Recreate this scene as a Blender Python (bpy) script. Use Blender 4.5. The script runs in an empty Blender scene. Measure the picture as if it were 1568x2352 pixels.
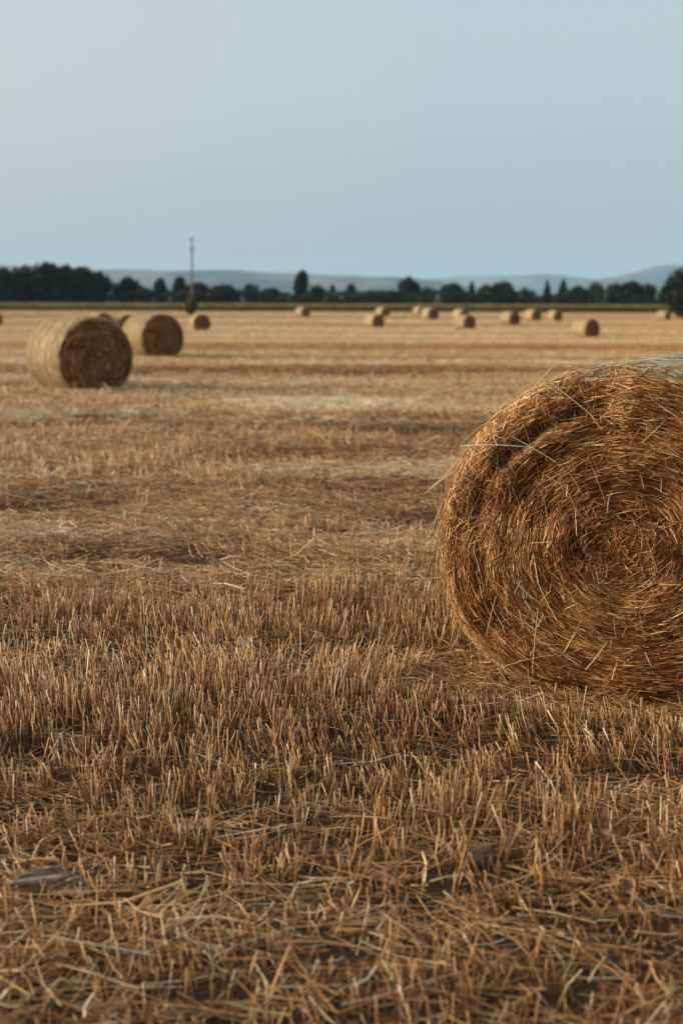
import bpy, math
import numpy as np
from mathutils import Vector

rng = np.random.default_rng(11)
scene = bpy.context.scene
COL = scene.collection
PI = math.pi

# ------------------------------------------------------------------ numbers of the place
CAM_H = 1.57
PITCH = math.atan(0.1488)          # camera looks down a little
ROLL = 0.0035
F = 3266.0                         # focal length on a picture 1568 x 2352
CU, CV = 784.0, 1176.0

# ------------------------------------------------------------------ noise and ground
def _hash(ix, iy, seed):
    h = (ix.astype(np.int64) * 374761393 + iy.astype(np.int64) * 668265263 + seed * 974634777) & 0x7fffffff
    h = ((h ^ (h >> 13)) * 1274126177) & 0x7fffffff
    h = h ^ (h >> 16)
    return (h & 0xffff) / 65535.0

def vnoise(x, y, seed=0):
    x = np.asarray(x, float); y = np.asarray(y, float)
    ix = np.floor(x); iy = np.floor(y)
    fx = x - ix; fy = y - iy
    fx = fx * fx * (3 - 2 * fx); fy = fy * fy * (3 - 2 * fy)
    a = _hash(ix, iy, seed); b = _hash(ix + 1, iy, seed)
    c = _hash(ix, iy + 1, seed); d = _hash(ix + 1, iy + 1, seed)
    return (a * (1 - fx) + b * fx) * (1 - fy) + (c * (1 - fx) + d * fx) * fy

def fbm(x, y, seed=0, n=3):
    s = 0; w = 0.5; t = 0
    for k in range(n):
        s = s + w * vnoise(np.asarray(x) * 2 ** k, np.asarray(y) * 2 ** k, seed + k * 7)
        t += w; w *= 0.5
    return s / t

PY = np.array([-60, 20, 32, 45, 62, 90, 125, 155, 185, 235, 300, 20000.0])
PZ = np.array([0, 0.02, -.02, -.13, -.42, -.76, -.74, -.58, -.42, -.33, -.3, -.3])
def profile(y):
    y = np.asarray(y, float)
    s = 0
    for o in (-8, -4, 0, 4, 8):
        s = s + np.interp(y + o * np.clip(y / 60, 0, 1), PY, PZ)
    return s / 5

def ground_z(x, y):
    x = np.asarray(x, float); y = np.asarray(y, float)
    fade = np.clip(1.3 - y / 60, 0, 1) * np.clip(1.5 - abs(x) / 40, 0, 1)
    return profile(y) + fade * (0.045 * (fbm(x * .5, y * .9, 3) - .5) + 0.028 * (vnoise(x * 4, y * 5, 9) - .5))

def project(x, y, z):
    zc = y * math.cos(PITCH) + (CAM_H - z) * math.sin(PITCH)
    yc = y * math.sin(PITCH) + (z - CAM_H) * math.cos(PITCH)
    return CU + F * x / zc, CV - F * yc / zc, zc

def spot(u, v):
    """where on the field a thing whose foot shows at (u, v) stands"""
    v = v - (u - CU) * ROLL
    lo, hi = 2.0, 400.0
    for _ in range(50):
        m = (lo + hi) / 2
        if project(0, m, float(profile(m)))[1] > v: lo = m
        else: hi = m
    zc = project(0, lo, float(profile(lo)))[2]
    return (u - CU) * zc / F, lo, float(profile(lo)), zc

# how the combine left the field: strips of standing stubble and of lying straw, some shade painted into the tones
BY   = np.array([0, 3.4, 4.0, 4.5, 5.0, 7.0, 7.5, 8.6, 9.3, 10.4, 11.2, 12.2, 13.5, 16, 17.2, 18.6, 22, 24.5, 27.6, 29, 33.5, 35, 37.5, 40, 44, 46, 50])
BST  = np.array([.55, .58, .70, .85, 1., .88, .58, .34, .5, .6, .35, .6, .65, .6, .4, .6, .6, .55, .5, .8, .85, .5, .5, .35, .6, .5, .6])
BLI  = np.array([.85, .82, .6, .34, .28, .4, 1.1, 1.2, .8, .7, .9, .7, .8, .8, .6, .9, .9, .9, .9, .45, .45, .95, .9, .6, .9, .8, .8])
BTO  = np.array([-.09, -.08, -.05, 0, 0, 0, .0, .02, .08, .02, -.06, .06, .05, .03, -.1, .07, .09, .0, .08, -.08, -.1, .1, .08, -.12, .1, .02, .06])  # foreground darkening like lens vignetting and a bale's shadow band are painted into tone
def strips(x, y):
    yy = y + .025 * x + .35 * (vnoise(x * .35, y * .12, 21) - .5) * np.clip(y / 8, .4, 3)
    far = np.clip((yy - 44) / 8, 0, 1)
    ph = vnoise(yy * .11 + 3.3, x * .012 + 5, 33) * .6 + vnoise(yy * .31, x * .02 + 2, 41) * .4
    ph = np.clip((ph - .5) * 1.9 + .5, 0, 1)
    st = np.interp(yy, BY, BST) * (1 - far) + (.85 - .4 * ph) * far
    li = np.interp(yy, BY, BLI) * (1 - far) + (.5 + .5 * ph) * far
    to = np.interp(yy, BY, BTO) * (1 - far) + (-.10 + .22 * ph) * far
    n = fbm(x * .55, yy * 1.5, 55)
    n2 = fbm(x * .16, yy * .8, 57)
    st = st * np.clip(.35 + 1.3 * n, .2, 1.5)
    to = to * np.clip(.8 + y / 35, 1, 1.5) + .26 * (n2 - .5)
    p = fbm(x * .30 + 7, yy * .95 + 3, 91)
    w = np.clip((p - .47) / .10, 0, 1) * (np.clip((yy - 7) / 1.5, 0, 1) * np.clip((60 - yy) / 25, 0, 1) + .45 * np.clip((4.9 - yy) / .4, 0, 1))
    q = vnoise(x * .22 + 2, yy * .7 + 9, 93)
    st = st * (1 - .8 * w); li = li * (1 - w) + 1.25 * w; to = to + w * (q - .36) * .55
    # the bare dark patches
    def patch(cx, cy, rx, ry, k):
        return k * np.exp(-((x - cx) / rx) ** 2 - ((yy - cy) / ry) ** 2)
    bare = (patch(-1.15, 8.6, .65, .55, 1.2) + patch(1.0, 17.6, 1.5, 1.5, 1.1) + patch(.35, 12.0, .8, .8, 1.1) +
            patch(.45, 10.0, .45, .4, .9) + patch(-2.2, 10.4, .6, .5, .9) + patch(.75, 7.7, .5, .4, .7) + patch(-3.2, 18, 1.5, 1.1, .8) + patch(-.6, 14.2, .9, .6, .6))
    bare = np.clip(bare * np.clip(.4 + 1.4 * vnoise(x * 6, yy * 6, 77), 0, 1.4), 0, 1)
    st = st * (1 - .92 * bare); li = li * (1 - .72 * bare); to = to - .22 * bare
    return st, li, to, bare

# ------------------------------------------------------------------ mesh helpers
def link(name, me, mat, parent=None):
    o = bpy.data.objects.new(name, me)
    COL.objects.link(o)
    if mat is not None:
        me.materials.append(mat)
    if parent is not None:
        o.parent = parent
    return o

def make_mesh(name, V, Q, tone=None, smooth=True, T=None):
    """V (n,3) points, Q (m,4) quads, T (k,3) triangles"""
    me = bpy.data.meshes.new(name)
    V = np.asarray(V, np.float32)
    me.vertices.add(len(V)); me.vertices.foreach_set('co', V.ravel())
    nq = 0 if Q is None else len(Q); nt = 0 if T is None else len(T)
    loops = np.concatenate([np.asarray(Q, np.int32).ravel() if nq else np.zeros(0, np.int32),
                            np.asarray(T, np.int32).ravel() if nt else np.zeros(0, np.int32)])
    starts = np.concatenate([np.arange(nq) * 4, nq * 4 + np.arange(nt) * 3]).astype(np.int32)
    me.loops.add(len(loops)); me.loops.foreach_set('vertex_index', loops)
    me.polygons.add(nq + nt); me.polygons.foreach_set('loop_start', starts)
    if smooth:
        me.polygons.foreach_set('use_smooth', np.ones(nq + nt, bool))
    me.update(calc_edges=True); me.validate()
    if tone is not None:
        a = me.attributes.new('tone', 'FLOAT', 'POINT')
        a.data.foreach_set('value', np.asarray(tone, np.float32))
    return me

class Soup:
    def __init__(s): s.V = []; s.Q = []; s.T = []; s.t = []; s.n = 0
    def add(s, V, Q, tone, T=None):
        V = np.asarray(V, float).reshape(-1, 3)
        s.V.append(V)
        if Q is not None and len(Q): s.Q.append(np.asarray(Q) + s.n)
        if T is not None and len(T): s.T.append(np.asarray(T) + s.n)
        s.t.append(np.broadcast_to(np.asarray(tone, float), (len(V),)).copy()); s.n += len(V)
        return s
    def mesh(s, name, smooth=True):
        return make_mesh(name, np.concatenate(s.V), np.concatenate(s.Q) if s.Q else None, np.concatenate(s.t), smooth,
                         np.concatenate(s.T) if s.T else None)

def tubes(C, R, tone, flat=.7, sides=3, cap=False):
    """C (N,K,3) centre lines, R (N,K) or (N,1) radii -> V, Q, tone, T"""
    N, K, _ = C.shape
    R = np.broadcast_to(R, (N, K))
    Tn = np.empty_like(C)
    Tn[:, 1:-1] = C[:, 2:] - C[:, :-2] if K > 2 else 0
    Tn[:, 0] = C[:, 1] - C[:, 0]; Tn[:, -1] = C[:, -1] - C[:, -2]
    Tn /= np.linalg.norm(Tn, axis=2, keepdims=True) + 1e-9
    ref = rng.normal(size=(N, 1, 3)); ref = np.broadcast_to(ref, C.shape)
    U = np.cross(Tn, ref); U /= np.linalg.norm(U, axis=2, keepdims=True) + 1e-9
    W = np.cross(Tn, U)
    ang = np.arange(sides) / sides * 2 * PI
    V = (C[:, :, None, :] + R[:, :, None, None] * (U[:, :, None, :] * np.cos(ang)[None, None, :, None]
         + flat * W[:, :, None, :] * np.sin(ang)[None, None, :, None]))
    base = (np.arange(N) * K * sides)[:, None, None]
    k = np.arange(K - 1)[None, :, None] * sides
    j = np.arange(sides)[None, None, :]; j2 = (j + 1) % sides
    Q = np.stack([base + k + j, base + k + j2, base + k + sides + j2, base + k + sides + j], axis=-1).reshape(-1, 4)
    Tt = None
    if cap:
        b = (np.arange(N) * K * sides + (K - 1) * sides)
        Tt = np.stack([b, b + 1, b + 2], axis=1)
    t = np.repeat(np.broadcast_to(np.asarray(tone, float), (N,)), K * sides)
    return V.reshape(-1, 3), Q, t, Tt

def tag(o, label=None, cat=None, group=None, kind=None):
    if label: o['label'] = label
    if cat: o['category'] = cat
    if group: o['group'] = group
    if kind: o['kind'] = kind
    return o

def empty(name, loc, rz=0.0):
    o = bpy.data.objects.new(name, None)
    COL.objects.link(o); o.location = loc; o.rotation_euler = (0, 0, rz)
    o.empty_display_size = .2
    return o

# ------------------------------------------------------------------ materials
def new_mat(name):
    m = bpy.data.materials.new(name); m.use_nodes = True
    nt = m.node_tree; nt.nodes.clear()
    out = nt.nodes.new('ShaderNodeOutputMaterial')
    b = nt.nodes.new('ShaderNodeBsdfPrincipled')
    nt.links.new(b.outputs[0], out.inputs[0])
    return m, nt, b

def ramp(nt, stops):
    r = nt.nodes.new('ShaderNodeValToRGB')
    e = r.color_ramp.elements
    while len(e) > 1: e.remove(e[-1])
    e[0].position = stops[0][0]; e[0].color = (*stops[0][1], 1)
    for p, c in stops[1:]:
        k = e.new(p); k.color = (*c, 1)
    return r

def tone_mat(name, stops, rough=.55, spec=.3, noise=None, transl=0.0):
    m, nt, b = new_mat(name)
    at = nt.nodes.new('ShaderNodeAttribute'); at.attribute_name = 'tone'
    r = ramp(nt, stops)
    src = at.outputs['Fac']
    if noise:
        tc = nt.nodes.new('ShaderNodeTexCoord')
        n = nt.nodes.new('ShaderNodeTexNoise'); n.inputs['Scale'].default_value = noise[0]; n.inputs['Detail'].default_value = 3
        nt.links.new(tc.outputs['Object'], n.inputs['Vector'])
        mp = nt.nodes.new('ShaderNodeMapRange')
        mp.inputs['To Min'].default_value = -noise[1]; mp.inputs['To Max'].default_value = noise[1]
        mp.inputs['From Min'].default_value = .25; mp.inputs['From Max'].default_value = .75
        nt.links.new(n.outputs['Fac'], mp.inputs['Value'])
        ad = nt.nodes.new('ShaderNodeMath'); ad.operation = 'ADD'
        nt.links.new(src, ad.inputs[0]); nt.links.new(mp.outputs[0], ad.inputs[1])
        src = ad.outputs[0]
    nt.links.new(src, r.inputs[0])
    nt.links.new(r.outputs[0], b.inputs['Base Color'])
    b.inputs['Roughness'].default_value = rough
    b.inputs['Specular IOR Level'].default_value = spec
    return m

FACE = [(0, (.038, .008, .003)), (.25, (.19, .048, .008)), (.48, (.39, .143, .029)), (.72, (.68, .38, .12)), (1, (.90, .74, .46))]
SIDE = [(0, (.15, .095, .045)), (.35, (.56, .42, .23)), (.65, (.78, .62, .39)), (1, (.88, .78, .56))]
STUB = [(0, (.045, .013, .005)), (.25, (.165, .060, .018)), (.5, (.44, .202, .061)), (.75, (.66, .43, .19)), (1, (.84, .72, .51))]
M_FACE = tone_mat('straw_end', FACE, .5, .35, (14, .05))
M_SIDE = tone_mat('straw_wrapped', SIDE, .55, .3, (9, .05))
M_TOP = tone_mat('straw_sky_tinted', [(0, (.12, .09, .05)), (.35, (.37, .32, .20)), (.65, (.55, .51, .37)), (1, (.76, .73, .58))], .55, .3, (9, .05))  # grey-green of the reflected sky is mixed into the near bale's side colour
M_STUB = tone_mat('stubble_straw', STUB, .5, .35)
M_LEAF = tone_mat('dark_leaves', [(0, (.006, .008, .004)), (.5, (.017, .022, .010)), (.8, (.04, .044, .020)), (1, (.09, .09, .045))], .6, .2)
M_LEAFY = tone_mat('olive_leaves', [(0, (.03, .03, .008)), (.5, (.09, .08, .02)), (1, (.17, .14, .045))], .6, .2)
M_CORN = tone_mat('maize_leaves', [(0, (.03, .06, .02)), (.4, (.15, .19, .05)), (.62, (.28, .27, .09)), (.8, (.27, .18, .09)), (1, (.40, .27, .14))], .6, .2)
M_WEED = tone_mat('weed_green', [(0, (.02, .03, .008)), (1, (.10, .13, .035))], .5, .3)
M_BARK = tone_mat('bark', [(0, (.03, .022, .016)), (1, (.10, .08, .06))], .9, .1, (3, .2))

def mat_pole():
    m, nt, b = new_mat('weathered_pole')
    tc = nt.nodes.new('ShaderNodeTexCoord')
    mp = nt.nodes.new('ShaderNodeMapping'); mp.inputs['Scale'].default_value = (20, 20, .8)
    n = nt.nodes.new('ShaderNodeTexNoise'); n.inputs['Scale'].default_value = 1.5; n.inputs['Detail'].default_value = 4
    nt.links.new(tc.outputs['Object'], mp.inputs[0]); nt.links.new(mp.outputs[0], n.inputs['Vector'])
    sx = nt.nodes.new('ShaderNodeSeparateXYZ'); nt.links.new(tc.outputs['Object'], sx.inputs[0])
    a = nt.nodes.new('ShaderNodeMath'); a.operation = 'MULTIPLY_ADD'
    nt.links.new(n.outputs['Fac'], a.inputs[0]); a.inputs[1].default_value = 1.6
    nt.links.new(sx.outputs['Z'], a.inputs[2])
    r = ramp(nt, [(0, (.17, .066, .036)), (.4, (.19, .08, .045)), (.62, (.17, .16, .115)), (1, (.18, .195, .15))])
    dv = nt.nodes.new('ShaderNodeMath'); dv.operation = 'DIVIDE'; dv.inputs[1].default_value = 11.5
    nt.links.new(a.outputs[0], dv.inputs[0]); nt.links.new(dv.outputs[0], r.inputs[0])
    nt.links.new(r.outputs[0], b.inputs['Base Color']); b.inputs['Roughness'].default_value = .85
    return m
M_POLE = mat_pole()

def plain(name, col, rough=.7, scale=20, amt=.25, bump=0.3):
    m, nt, b = new_mat(name)
    tc = nt.nodes.new('ShaderNodeTexCoord')
    n = nt.nodes.new('ShaderNodeTexNoise'); n.inputs['Scale'].default_value = scale; n.inputs['Detail'].default_value = 6
    nt.links.new(tc.outputs['Object'], n.inputs['Vector'])
    lo = tuple(c * (1 - amt) for c in col); hi = tuple(min(1, c * (1 + amt)) for c in col)
    r = ramp(nt, [(.3, lo), (.7, hi)])
    nt.links.new(n.outputs['Fac'], r.inputs[0]); nt.links.new(r.outputs[0], b.inputs['Base Color'])
    b.inputs['Roughness'].default_value = rough
    bp = nt.nodes.new('ShaderNodeBump'); bp.inputs['Strength'].default_value = bump; bp.inputs['Distance'].default_value = .01
    nt.links.new(n.outputs['Fac'], bp.inputs['Height']); nt.links.new(bp.outputs[0], b.inputs['Normal'])
    return m
M_HUSK = plain('dry_husk', (.33, .235, .175), .85, 45, .4)
M_STONE = plain('field_stone', (.12, .08, .055), .9, 40, .4)
M_CERAM = plain('pole_fitting', (.13, .15, .12), .4, 8, .1)

def mat_ground():
    m, nt, b = new_mat('field_soil')
    tc = nt.nodes.new('ShaderNodeTexCoord')
    n1 = nt.nodes.new('ShaderNodeTexNoise'); n1.inputs['Scale'].default_value = 9; n1.inputs['Detail'].default_value = 8
    n1.inputs['Roughness'].default_value = .7
    nt.links.new(tc.outputs['Object'], n1.inputs['Vector'])
    at = nt.nodes.new('ShaderNodeAttribute'); at.attribute_name = 'tone'
    ad = nt.nodes.new('ShaderNodeMath'); ad.operation = 'MULTIPLY_ADD'; ad.inputs[1].default_value = .5
    nt.links.new(n1.outputs['Fac'], ad.inputs[0]); nt.links.new(at.outputs['Fac'], ad.inputs[2])
    r = ramp(nt, [(0, (.030, .020, .014)), (.3, (.060, .037, .023)), (.55, (.19, .115, .055)), (.85, (.40, .26, .12)), (1, (.46, .33, .17))])
    nt.links.new(ad.outputs[0], r.inputs[0])
    # beyond the stubble the plain is green and fallow
    sx = nt.nodes.new('ShaderNodeSeparateXYZ'); nt.links.new(tc.outputs['Object'], sx.inputs[0])
    n2 = nt.nodes.new('ShaderNodeTexNoise'); n2.inputs['Scale'].default_value = .004; n2.inputs['Detail'].default_value = 3
    nt.links.new(tc.outputs['Object'], n2.inputs['Vector'])
    r2 = ramp(nt, [(.4, (.05, .06, .025)), (.6, (.16, .13, .07))])
    nt.links.new(n2.outputs['Fac'], r2.inputs[0])
    mr = nt.nodes.new('ShaderNodeMapRange'); mr.inputs['From Min'].default_value = 232; mr.inputs['From Max'].default_value = 240
    nt.links.new(sx.outputs['Y'], mr.inputs['Value'])
    mx = nt.nodes.new('ShaderNodeMixRGB')
    nt.links.new(mr.outputs[0], mx.inputs[0]); nt.links.new(r.outputs[0], mx.inputs[1]); nt.links.new(r2.outputs[0], mx.inputs[2])
    nt.links.new(mx.outputs[0], b.inputs['Base Color'])
    b.inputs['Roughness'].default_value = .95; b.inputs['Specular IOR Level'].default_value = .1
    bp = nt.nodes.new('ShaderNodeBump'); bp.inputs['Strength'].default_value = .6; bp.inputs['Distance'].default_value = .03
    nt.links.new(n1.outputs['Fac'], bp.inputs['Height']); nt.links.new(bp.outputs[0], b.inputs['Normal'])
    return m

def mat_hill():
    m, nt, b = new_mat('hill_cover')
    tc = nt.nodes.new('ShaderNodeTexCoord')
    mp = nt.nodes.new('ShaderNodeMapping'); mp.inputs['Scale'].default_value = (.0016, .0010, .006)
    nt.links.new(tc.outputs['Object'], mp.inputs[0])
    n = nt.nodes.new('ShaderNodeTexNoise'); n.inputs['Scale'].default_value = 1; n.inputs['Detail'].default_value = 4
    nt.links.new(mp.outputs[0], n.inputs['Vector'])
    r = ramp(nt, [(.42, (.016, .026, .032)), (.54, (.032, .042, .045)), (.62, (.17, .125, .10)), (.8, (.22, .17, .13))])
    nt.links.new(n.outputs['Fac'], r.inputs[0]); nt.links.new(r.outputs[0], b.inputs['Base Color'])
    b.inputs['Roughness'].default_value = 1; b.inputs['Specular IOR Level'].default_value = 0
    return m

# ------------------------------------------------------------------ ground sheet
def build_ground():
    ys = np.concatenate([np.arange(-40, 2, 3.0), np.arange(2, 22, .1), np.arange(22, 60, .5), np.arange(60, 240, 4.0),
                         np.geomspace(240, 13200, 28)])
    xp = np.concatenate([np.arange(0, 7, .1), np.arange(7, 20, .5), np.geomspace(20, 7000, 34)])
    xs = np.concatenate([-xp[:0:-1], xp])
    X, Y = np.meshgrid(xs, ys)
    Z = ground_z(X, Y)
    near = np.clip(1.2 - Y / 22, 0, 1) * np.clip(1.6 - abs(X) / 7, 0, 1)
    Z = Z + near * .02 * (fbm(X * 9, Y * 9, 91) - .6)
    st, li, to, bare = strips(X, Y)
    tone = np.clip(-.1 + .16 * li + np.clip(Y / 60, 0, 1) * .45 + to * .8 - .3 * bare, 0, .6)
    r, c = X.shape
    i = (np.arange(r - 1)[:, None] * c + np.arange(c - 1)[None, :]).ravel()
    Q = np.stack([i, i + 1, i + c + 1, i + c], axis=1)
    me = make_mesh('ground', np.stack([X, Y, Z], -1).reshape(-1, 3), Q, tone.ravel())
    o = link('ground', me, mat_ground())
    tag(o, 'dark dry soil of the harvested field under the stubble', 'ground', kind='structure')
build_ground()

# ------------------------------------------------------------------ where things stand
BAPSI = math.radians(-26)           # the near bale is turned the other way
NB = dict(a=.795, b=.70, L=1.25)
nb_face_y = 5.38
_, _, zc0 = project(0, nb_face_y, .6)
nb_face_x = (1440 - CU) * zc0 / F
nax = Vector((-math.sin(BAPSI), math.cos(BAPSI), 0))       # from the face into the bale
NB_LOC = Vector((nb_face_x, nb_face_y, 0)) + nax * (NB['L'] / 2)
NB_LOC.z = float(ground_z(NB_LOC.x, NB_LOC.y)) - .03
HUSK = spot(118, 2065)
STONE = spot(1105, 1985)

# ------------------------------------------------------------------ stubble and lying straw
def field_points(n0, p, kind):
    """random places over the field in front of the camera, thinner and coarser with distance"""
    ys = np.geomspace(2.0, 236, 4000)
    s = np.maximum(1, ys / 9.0)
    wid = .74 * ys + 4.4
    lam = n0 * s ** -p * wid
    cum = np.concatenate([[0], np.cumsum((lam[1:] + lam[:-1]) / 2 * np.diff(ys))])
    N = int(cum[-1])
    y = np.interp(rng.random(N) * cum[-1], cum, ys)
    x = (rng.random(N) - .5) * (.74 * y + 4.4)
    return x, y

def inside_bale(x, y, grow=0.0):
    dx = x - NB_LOC.x; dy = y - NB_LOC.y
    lx = dx * math.cos(BAPSI) + dy * math.sin(BAPSI); ly = -dx * math.sin(BAPSI) + dy * math.cos(BAPSI)
    return (abs(lx) < .36 + grow) & (abs(ly) < NB['L'] / 2 + grow), lx, ly

def clear(x, y, dz=.0):
    c = inside_bale(x, y, .01)[0]
    for q in (HUSK, STONE):
        c |= ((x - q[0]) / (.05)) ** 2 + ((y - q[1] + .02) / .07) ** 2 < 1
    return c

def build_stubble():
    x, y = field_points(680, 1.5, 0)
    # drilled rows, a little skewed, wandering
    row = .125
    near = y < 30
    yr = y + .04 * x + .05 * (vnoise(x * .8, y * .1, 5) - .5)
    snapped = np.round(yr / row) * row + rng.normal(0, .022, len(y))
    y = np.where(near, y + (snapped - yr), y)
    st, li, to, bare = strips(x, y)
    clump = vnoise(x * 7, y * 9, 15)
    keep = (rng.random(len(x)) < st * np.clip(-.1 + 1.9 * clump, .02, 1)) & (y > 1.9)
    m = 1 + rng.poisson(1.7, len(x))                       # several stems from one root
    tlean = rng.normal(0, 1, (len(x), 2))
    idx = np.repeat(np.arange(len(x))[keep], m[keep])
    ox = rng.normal(0, .016, len(idx)); oy = rng.normal(0, .014, len(idx))
    x, y, st, to, li, tlean = x[idx] + ox * np.maximum(1, y[idx] / 9), y[idx] + oy, st[idx], to[idx], li[idx], tlean[idx]
    k2 = ~clear(x, y)
    x, y, st, to, li, tlean, ox, oy = x[k2], y[k2], st[k2], to[k2], li[k2], tlean[k2], ox[k2], oy[k2]
    N = len(x)
    s = np.maximum(1, y / 9.0)
    mess = np.clip(1.15 - st, .08, 1)
    lean = vnoise(x * 1.5, y * 1.5, 61) - .5; lean2 = vnoise(x * 1.5 + 50, y * 1.5, 62) - .5
    tx = rng.normal(0, .05 + .26 * mess, N) + tlean[:, 0] * (.05 + .36 * mess) + ox * 2.5 + lean * (.25 + .9 * mess)
    ty = rng.normal(0, .05 + .26 * mess, N) + tlean[:, 1] * (.05 + .36 * mess) + oy * 2.5 + lean2 * (.25 + .9 * mess)
    h = (.075 + .055 * rng.random(N) + .065 * vnoise(x * 2, y * 2, 71) + .08 * (rng.random(N) < .05)) * (1 - .25 * np.clip(mess, 0, 1)) * (.92 + .16 * (rng.random(N)))
    _, lx, ly = inside_bale(x, y)
    close = (abs(lx) < .62) & (abs(ly) < NB['L'] / 2 + .12)
    front = np.where(abs(lx) < .85, np.clip(-NB['L'] / 2 - ly, 0, .6), .6)
    h = np.where(close, h * .6, h) * np.where((ly < 0), np.clip(.02 + front * 1.4 + .5 * (front > .45), 0, 1), 1)
    z = ground_z(x, y) - .012
    D = np.stack([tx, ty, np.ones(N)], 1); D /= np.linalg.norm(D, axis=1, keepdims=True)
    P = np.stack([x, y, z], 1)
    bend = np.stack([rng.normal(0, .012, N), rng.normal(0, .012, N), np.zeros(N)], 1)
    C = np.stack([P, P + D * (h * .55)[:, None] + bend * .6, P + D * h[:, None]], 1)
    r = (.0013 + .0008 * rng.random(N) + .0012 * (rng.random(N) < .12)) * s ** .8
    R = np.stack([r * 1.1, r, r * .92], 1)
    tone = .48 + to * 1.1 + rng.normal(0, .19, N) + .34 * (rng.random(N) < .14) + .12 * (vnoise(x * 1.2, y * 1.2, 81) - .5)
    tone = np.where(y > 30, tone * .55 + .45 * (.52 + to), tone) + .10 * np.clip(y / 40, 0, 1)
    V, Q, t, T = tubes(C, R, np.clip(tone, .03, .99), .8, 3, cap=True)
    # stems are browner towards the root, darkened further to imitate shade in the gaps
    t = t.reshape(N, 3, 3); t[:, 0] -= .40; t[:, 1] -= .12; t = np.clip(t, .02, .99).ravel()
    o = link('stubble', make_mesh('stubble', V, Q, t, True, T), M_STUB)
    tag(o, 'cut golden brown cereal stubble standing all over the field', 'stubble', kind='stuff')
    return N

def build_litter():
    x, y = field_points(2500, 1.6, 1)
    st, li, to, bare = strips(x, y)
    keep = (rng.random(len(x)) < li * .8 * np.clip(-.3 + 2.4 * fbm(x * 3.2, y * 4, 35), 0.05, 1.4)) & ~clear(x, y) & (y > 1.9)
    x, y, li, to = x[keep], y[keep], li[keep], to[keep]
    # straw that has fallen off around the foot of the near bale
    M = 5200
    ang = rng.random(M) * 2 * PI
    lx = (rng.random(M) - .5) * 2 * (1.0); ly = -NB['L'] / 2 - .02 + rng.normal(0, .16, M)
    k = rng.random(M) < .3
    lx = np.where(k, -.55 - abs(rng.normal(0, .22, M)), lx); ly = np.where(k, (rng.random(M) - .5) * 1.5, ly)
    bx = NB_LOC.x + lx * math.cos(BAPSI) - ly * math.sin(BAPSI); by = NB_LOC.y + lx * math.sin(BAPSI) + ly * math.cos(BAPSI)
    ok = ~inside_bale(bx, by, 0)[0]
    bx, by = bx[ok], by[ok]
    nx = len(x)
    x = np.concatenate([x, bx]); y = np.concatenate([y, by])
    _, li, to, _ = strips(x, y)
    N = len(x)
    bale = np.arange(N) >= nx
    s = np.maximum(1, y / 9.0)
    L = (.02 + .28 * rng.random(N) ** 1.9) * np.minimum(s, 3) ** .5
    prefer = rng.random(N) < .32                                    # much of it lies along the rows
    az = np.where(prefer, rng.normal(0, .35, N), rng.random(N) * 2 * PI) + PI * (rng.random(N) < .5)
    el = np.abs(rng.normal(0, .16, N)) * np.where(rng.random(N) < .16, 3.2, 1)
    pile = .075 * li * rng.random(N) ** 1.5
    z = ground_z(x, y) + .004 + pile
    D = np.stack([np.cos(az) * np.cos(el), np.sin(az) * np.cos(el), np.sin(el)], 1)
    P = np.stack([x, y, z], 1)
    sag = np.stack([rng.normal(0, .05, N), rng.normal(0, .05, N), np.abs(rng.normal(0, .04, N))], 1) * L[:, None]
    C = np.stack([P - D * (L / 2)[:, None] * np.array([1, 1, .2]), P + sag, P + D * (L / 2)[:, None] + np.array([0, 0, .004])], 1)
    gz = ground_z(C[:, :, 0], C[:, :, 1]) + .003
    C[:, :, 2] = np.maximum(C[:, :, 2], gz)
    r = (.0014 + .0012 * rng.random(N) + .0020 * (rng.random(N) < .07)) * s ** .8
    R = np.stack([r, r, r * .8], 1)
    tone = .52 + to * 1.1 + rng.normal(0, .2, N) + .28 * (rng.random(N) < .16)
    tone = np.where(bale, .5 + rng.normal(0, .17, N), tone)
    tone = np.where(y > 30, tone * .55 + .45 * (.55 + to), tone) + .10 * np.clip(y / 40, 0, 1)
    V, Q, t, T = tubes(C, R, np.clip(tone, .03, .99), .6, 3)
    o = link('loose_straw', make_mesh('loose_straw', V, Q, t), M_STUB)
    tag(o, 'loose pale straw lying flat between the standing stubble', 'straw', kind='stuff')
    return N

def build_weeds():
    cx = [(.95, 17.0, 1.2, .45, 420), (-.25, 4.6, .12, .1, 26), (.62, 5.2, .4, .25, 70), (.95, 4.5, .3, .25, 60), (-.55, 4.9, .2, .15, 30), (.45, 7.7, .3, .15, 60),
          (.25, 3.1, .25, .1, 24), (-2.2, 16, .8, .4, 120), (1.0, 3.9, .3, .3, 40)]
    xs, ys = [], []
    for (a, b, sx, sy, n) in cx:
        xs.append(rng.normal(a, sx, n)); ys.append(rng.normal(b, sy, n))
    x = np.concatenate(xs); y = np.concatenate(ys)
    ok = ~clear(x, y) & (y > 2.4); x, y = x[ok], y[ok]
    N = len(x)
    h = .05 + .08 * rng.random(N)
    P = np.stack([x, y, ground_z(x, y) - .005], 1)
    D = np.stack([rng.normal(0, .3, N), rng.normal(0, .3, N), np.ones(N)], 1)
    D /= np.linalg.norm(D, axis=1, keepdims=True)
    E = np.stack([rng.normal(0, .6, N), rng.normal(0, .6, N), .6 * np.ones(N)], 1)
    C = np.stack([P, P + D * (h * .5)[:, None], P + D * (h * .5)[:, None] + E * (h * .5)[:, None]], 1)
    r = (.0015 + .002 * rng.random(N)) * np.maximum(1, y / 9)
    V, Q, t, T = tubes(C, np.stack([r * .6, r, r * .15], 1), rng.random(N), .3)
    o = link('weeds', make_mesh('weeds', V, Q, t), M_WEED)
    tag(o, 'thin green weeds sprouting between the stubble stems', 'weeds', kind='stuff')

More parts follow.
